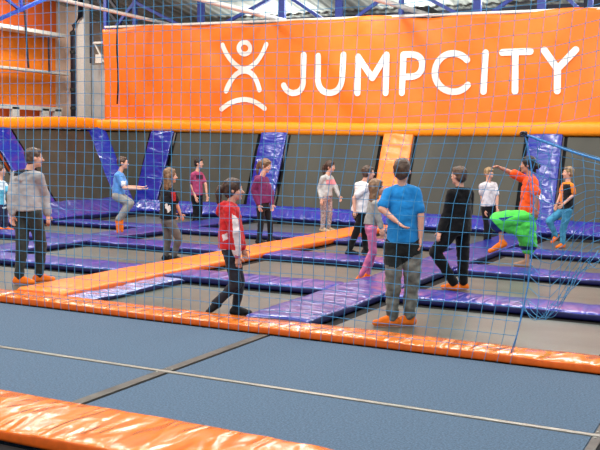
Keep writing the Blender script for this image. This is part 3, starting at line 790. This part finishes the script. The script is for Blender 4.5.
person(dict(root=(3,231), h=1.42, az=60, head=(1,171), neck=(0,180), hip=(1,207), la=((9,193,.0),(10,208,.08)), ra=((-8,193,.1),(-8,207,.1)),
    ll=((5,222,0),(6,234,0),60), rl=((-2,222,.05),(-2,234,.05),60), hairm=MID, topm=[cloth('pale_blue_tee',(206,222,230)), cloth('turquoise_print',(84,170,200))], bot=cloth('navy_trousers_a',(38,40,70)),
    tpaint=patches(([(0,190),(4,190),(4,206),(0,206)],1,False),([(5,186),(8,186),(8,200),(5,200)],1,False)), shoe=ORANGE_SOCK, vox=.012,
    label='person at the left picture edge in a white and turquoise t-shirt, partly cut off'))
person(dict(root=(31,284), h=1.69, az=135, haz=100, head=(34.5,158,0), neck=(27,171,0), hip=(28,211,0), la=((12,196,.0),(12,214,.05)), ra=((44.5,195,-.02),(47.5,214,.02)),
    ll=((22,247,.02),(19,277,.0),75), rl=((41,245,-.06),(39,273,-.16),95), hairm=MID, sleeve='long', loose=.03, hem=(28,212,0), broad=1.15, tfold=.009,
    topm=[cloth('grey_sweater',(160,158,158),scale=5), cloth('black_collar',(16,18,30))], bot=cloth('dark_grey_jeans',(50,56,54)), bag=.018, shoe=ORANGE_SOCK, hood=True,
    tpaint=patches(([(14,164),(42,164),(42,168),(34,170),(24,172),(17,176),(14,176)],1,True)),
    label='tall boy in light grey sweater and dark jeans, seen from behind at left'))
person(dict(root=(121,240), h=1.42, az=75, haz=80, head=(123,163,0), neck=(119.5,172,0), hip=(118,195,0), la=((127,187,-.12),(140,187,-.1)), ra=((124,188,.16),(141,189,.15)),
    ll=((130.5,203,-.1),(120,220,-.12),(122,231,-.08)), rl=((129,204,.1),(117,221,.1),(118,232,.12)), hairm=BROWN, hem=(118.5,195,0), topm=[cloth('bright_blue_tee',(90,146,214)), cloth('white_print_cloth',(225,230,235))],
    tpaint=patches(([(121,181),(126,181),(126,187),(121,187)],1,False)),
    bot=cloth('grey_sweatpants',(146,146,142)), bag=.022, shoe=ORANGE_SOCK, vox=.012, cuff=.9,
    label='boy in blue t-shirt and grey sweatpants jumping with bent knees near the left corner'))
person(dict(root=(171,261), h=1.42, az=115, haz=105, head=(170.5,176,0), neck=(168.5,187,0), hip=(168,220,0), la=((163,205,-.1),(172,214,-.2)), ra=((176.5,204,.05),(180.5,214,.0)),
    ll=((168,240,-.08),(166,257,-.1),100), rl=((179,238,.05),(173.5,258,.0),80), hairm=LBROWN, hair='long', hl=.25, sleeve='short', hem=(168,220,0), loose=.026,
    topm=[cloth('black_tunic',(18,18,24)), cloth('white_lettering_print',(215,212,208)), cloth('red_neckerchief',(190,50,50))],
    tpaint=patches(([(165,204),(167,203),(168,206),(170,205),(171,210),(168,213),(167,209),(165,208)],1,False), ([(171,192),(175.5,192),(176,201),(172,201)],2,False)),
    bot=cloth('grey_jeans',(98,96,94)), bag=.011, shoe=DARK_SOLE, label='girl with long light brown hair in black top and grey jeans'))
person(dict(root=(197,223), h=1.48, az=50, haz=65, head=(199,163.5,0), neck=(197,171,0), hip=(197,196,0), la=((205.5,184,0),(207,196,.05)), ra=((191.5,185,.05),(195.5,197,.15)),
    ll=((200,209,0),(199.5,219,-.02),70), rl=((195.5,209,0),(194.5,219.5,0),40), hairm=DARK, sleeve='short', hem=(197,196,0), vox=.012,
    topm=[cloth('maroon_tee',(158,62,100)), cloth('dark_chest_print',(60,26,50))], tpaint=patches(([(196,175),(203,175),(203,179),(196,179)],1,False)),
    bot=cloth('black_leggings_a',(20,20,26)), bag=.011, shoe=DARK_SOLE, label='girl in maroon t-shirt and black leggings standing at the back'))
def stripes(T, P, root, L2, F2, spine, tor):
    for k in range(3):
        bm = bmesh.new(); tube(bm, [P(235-k*1.6,286-k*.5,.09), P(224-k*1.8,294-k*.8,.075), P(214.5-k*1.8,305-k,.07)], .006, 6)
        obj('white_trouser_stripe', bm, M['white_print'], T)
person(dict(root=(237,316), h=1.44, az=85, haz=85, head=(234,190,0), neck=(230,203,0), hip=(231,248,0), la=((237,228,-.14),(243,248,-.12)), ra=((234.5,232,.2),(237.5,256,.2)),
    ll=((239.5,282,-.08),(236,311,-.06),90), rl=((236,284,.08),(215,304,.02),(208,312,.02)), hairm=BROWN, hair='pony', sleeve='long', hem=(231,250,0), loose=.03, hood=True, tfold=.01,
    topm=[cloth('red_hoodie',(200,34,38)), cloth('white_sleeve_panel',(214,200,200))],
    tpaint=patches(([(232,214),(238,218),(241,236),(241,254),(236,252),(233,236)],1,False), ([(218,249),(243,251),(243,256),(218,255)],1,True), ([(222,235),(227,233),(228,239),(223,241)],1,False)),
    bot=cloth('black_jeans',(40,42,50)), bag=.011, shoe=DARK_SOLE, 
    label='girl with brown ponytail in red hoodie with white sleeve panel, stepping near the curb'))
person(dict(root=(263,244), h=1.53, az=60, haz=55, tilt=15, head=(266,166,0), neck=(261,176,0), hip=(263,205,0), la=((271,192,0),(272,204,.05)), ra=((253,190,.1),(258.5,205,.15)),
    ll=((270,222,-.05),(270.5,238,-.1),70), rl=((261,223,.0),(259,240,0),60), hairm=LBROWN, hair='pony', sleeve='long', hem=(263,204,0),
    topm=cloth('plum_hoodie',(112,38,84)), hood=True, bot=cloth('black_trousers_b',(28,28,34)), bag=.008, shoe=DARK_SOLE, vox=.011,
    label='girl with fair ponytail in purple hoodie looking down, beside the glossy blue wall pad'))
person(dict(root=(325,232), h=1.49, az=55, haz=60, head=(330.5,167,0), neck=(327,175,0), hip=(326,197,0), la=((335.5,187,.0),(339,196,.05)), ra=((319.5,188,.05),(321,199,.15)),
    ll=((329.5,214,-.05),(328.5,228,-.06),70), rl=((323.5,214,0),(322.5,229,0),60), hairm=BROWN, hair='pony', sleeve='long', hem=(326,197,0), vox=.011,
    topm=[cloth('pale_grey_top',(184,184,182)), cloth('pink_chest_print',(224,140,146))], tpaint=patches(([(326,180),(336,179),(336,184.5),(326,185)],1,False)),
    bot=PATT, bag=.011, fold=.004, shoe=cloth('beige_sock',(190,160,130)), label='girl with dark ponytail in pale grey top with pink chest print and patterned leggings'))
person(dict(root=(357,255), h=1.47, az=125, haz=105, head=(368.5,173,0), neck=(363,182,0), hip=(360,213,0), la=((360,199,-.15),(367,208,-.2)), ra=((354,198,.12),(354.5,210,.16)),
    ll=((365,233,-.08),(365.5,251,-.08),100), rl=((356,233,.03),(349,252,.02),110), hairm=MID, sleeve='short', hem=(359.5,213,0), loose=.026,
    topm=cloth('white_tee_a',(224,220,220)), bot=cloth('black_trousers_c',(18,18,22)), bag=.011, shoe=DARK_SOLE, label='boy in white t-shirt and slim black trousers behind the girl in pink trousers'))
person(dict(root=(362,282), h=1.36, az=100, haz=95, head=(377,188,0), neck=(374,199,0), hip=(371,227,0), la=((378,214,-.14),(382,228,-.12)), ra=((377,214,.13),(380.5,228,.14)),
    ll=((373.5,251,-.07),(367,275,-.1),80), rl=((372.5,251,.05),(360.5,275,.03),80), hairm=LBROWN, hair='long', hl=.20, sleeve='long', hem=(371,226,0), loose=.014, build=.82,
    topm=cloth('grey_longsleeve',(150,148,142)), bot=cloth('pink_trousers',(206,110,150)), bag=.011, shoe=ORANGE_SOCK,
    label='small girl with wavy light brown hair in grey top and pink trousers'))
person(dict(root=(403,326), h=1.68, az=180, haz=175, head=(402,171,0), neck=(402,184,0), hip=(403,244,0), la=((381.5,209,.1),(396,221,.17)), ra=((421,216,.04),(420.5,237,.05)),
    ll=((393,284,.02),(392,315,.0),-75), rl=((412,283,-.03),(409,313,-.06),-70), hairm=MID, sleeve='short', hem=(403,244,0), loose=.018, broad=.84, build=.92,
    topm=cloth('bright_blue_tee_b',(28,128,196),scale=4), bot=[CAMO, cloth('black_green_waist_cloth',(30,36,36))], bag=.026, fold=.013, shoe=ORANGE_SOCK, tfold=.009,
    bpaint=patches(([(380,238),(424,238),(424,252),(414,256),(406,262),(396,268),(388,266),(380,262)],1,True)),
    label='boy in bright blue t-shirt and grey camouflage trousers, hand on his back'))
person(dict(root=(455,290), h=1.56, az=-130, haz=-130, head=(458.5,176,0), neck=(461,188,0), hip=(458,228,0), ra=((468,211,-.16),(463,226,-.22)), la=((447,214,.1),(440.5,231,.16)),
    ll=((435,252,.1),(455,280,.02),-110), rl=((463,258,-.06),(463,284,-.06),-80), hairm=MID, sleeve='long', hem=(458.5,232,0), loose=.036, hood=True, broad=1.1,
    topm=cloth('black_hoodie',(10,10,13)), bot=cloth('black_trousers_d',(8,8,12)), bag=.024, shoe=ORANGE_SOCK,
    label='boy in black hoodie and black trousers walking with orange socks, seen from behind'))
person(dict(root=(488,244), h=1.48, az=35, haz=40, tilt=12, head=(489,174,0), neck=(488,182,0), hip=(489,207,0), la=((497,197,0),(497,208,.05)), ra=((482,196,.05),(484.5,210,.1)),
    ll=((490,225,-.05),(489,240,-.05),40), rl=((487,225,.03),(485.5,241,0),20), hairm=BLOND, sleeve='short', hem=(488.5,207,0), vox=.011,
    topm=cloth('white_tee_b',(222,216,218),rgb2=(186,178,184),scale=18), bot=cloth('black_trousers_e',(18,18,24)), bag=.011, shoe=DARK_SOLE,
    label='fair haired child in white t-shirt and black trousers left of the man in green shorts'))
person(dict(root=(527,268), h=1.72, az=-80, haz=-92, head=(527.5,165,0), neck=(531,176,0), hip=(529,214,0), ra=((508.5,171.5,-.12),(499,167.5,.12)), la=((537,196,.26),(536,210,.2)), hair='bun',
    ll=((500,221,.16),(502,243,.15),(490,251,.2)), rl=((528,242,-.12),(527,264,-.08),-100), hairm=DARK, sleeve='short', hem=(529,215,0), loose=.035, broad=1.05, skin=SKIN2, hr=1.02, tfold=.012, build=.92,
    topm=cloth('orange_tee',(238,84,26)), bot=[cloth('neon_green_shorts',(84,214,84),var=.06), cloth('navy_lining',(26,44,110))], shoe=ORANGE_SOCK, rshoe=cloth('beige_sock_b',(176,136,112)), vox=.011,
    shorts=[((520,222,.05),(510,226,.1),.11,.12), ((526,225,.05),(527,238,0),.15,.14), ((516,228,.1),(528,236,.02),.10,.13)],
    bpaint=patches(([(486,214),(500,229),(510,238),(520,246),(540,247),(540,250),(515,250),(500,236),(486,224)],1,True), ([(498,218),(514,216),(503,221)],1,False)),
    label='man in orange t-shirt and wide neon green shorts, lifting one knee'))
person(dict(root=(563,248), h=1.45, az=-60, haz=-75, head=(568,173,0), neck=(568,182,0), hip=(566,209,0), la=((573.5,195,.1),(563.5,204,.2)), ra=((561,194,-.05),(557,204,.0)),
    ll=((563,229,.0),(562.5,244,0),-40), rl=((549,221,.1),(556,236,.0),(552,242,.05)), hairm=BLOND, sleeve='short', hem=(566.5,210,0), vox=.011,
    topm=[cloth('black_vest_cloth',(22,22,26)), cloth('orange_shoulder_cloth',(236,130,32))], tpaint=patches(([(556,176),(578,176),(578,196),(572,196),(570,184),(563,184),(563,204),(556,204)],1,True)),
    bot=cloth('light_blue_jeans',(66,140,176)), bag=.014, shoe=ORANGE_SOCK, label='fair haired boy in black and orange top and light blue jeans, one leg raised'))

# ------------------------------------------------------------------- light
w = bpy.data.worlds.new('world'); SC.world = w; w.use_nodes = True
w.node_tree.nodes['Background'].inputs['Color'].default_value = (.80,.88,1,1); w.node_tree.nodes['Background'].inputs['Strength'].default_value = .9
def area(loc, sx, sy, power, col=(1,.97,.92), rot=(0,0,0)):
    l = bpy.data.lights.new('ceiling_and_fill_light', 'AREA'); l.shape = 'RECTANGLE'; l.size = sx; l.size_y = sy; l.energy = power; l.color = col
    o = bpy.data.objects.new('ceiling_and_fill_light', l); o.location = loc; o.rotation_euler = rot; C.objects.link(o); return o
for y in (1, 5.5, 10, 14.5):
    for x in (-14, -9.5, -5, -.5):
        area((x, y, 7.0 if y > 12 else 7.6), .5, 2.6, 230)
for x in (-16.5, -12.5, -8.5, -4.5, -.5): area((x, 18.2, 5.9), .5, 2.6, {-8.5:130, -12.5:40, -16.5:60}.get(x, 80))  # rear row added to lift the banner and give the pads highlights
def aim(loc, tgt): return (Vector(loc)-Vector(tgt)).to_track_quat('Z', 'Y').to_euler()
for loc, tgt, sx, sy, pw in (((1.0,21.5,5.2),(-1.5,8,0),3.5,1.2,260), ((-4.5,21.6,5.5),(-4.5,9,0),3,.8,150), ((-11,21.6,5.5),(-8,10,0),3,.8,110)):
    area(loc, sx, sy, pw, (.92,.97,1), aim(loc, tgt))  # unseen lights added for glare on the pads; right one stands for windows
for x in (-13, -8, -3): area((x, 24.0, 4.6), 2.5, .4, 110, rot=(math.pi,0,0))  # added fill pointing up without fixtures, brightens the roof
area((-17.8, 19.5, 6.2), .5, 2.0, 140)  # added fill to brighten the left wall and pillar
area((-16.5, 25.2, 4.9), 2.5, .4, 70)  # added fill for the otherwise dark back wall left of the banner

# ---------------------------------------------------------- repeated things
GROUPS = {'trampoline_bed': 'floor trampoline beds', 'wall_trampoline': 'inclined wall trampolines', 'floor_pad': 'blue pad strips running back',
          'cross_pad': 'blue cross pads between trampolines', 'curb_pad': 'orange curb pads', 'wall_pad': 'pads on the inclined walls',
          'base_pad': 'blue pads at the foot of the walls', 'rail_pad': 'orange rails on top of the walls', 'carpet_mat': 'blue-grey carpet mats',
          'joint_strip': 'metal strips between the carpet mats', 'roof_pipe': 'white pipes under the roof', 'air_duct': 'dark air ducts under the roof',
          'wall_ledge': 'ledges on the orange wall', 'roof_truss': 'roof trusses'}
for o in bpy.data.objects:
    g = GROUPS.get(o.name.split('.')[0])
    if g and o.parent is None: o['group'] = g
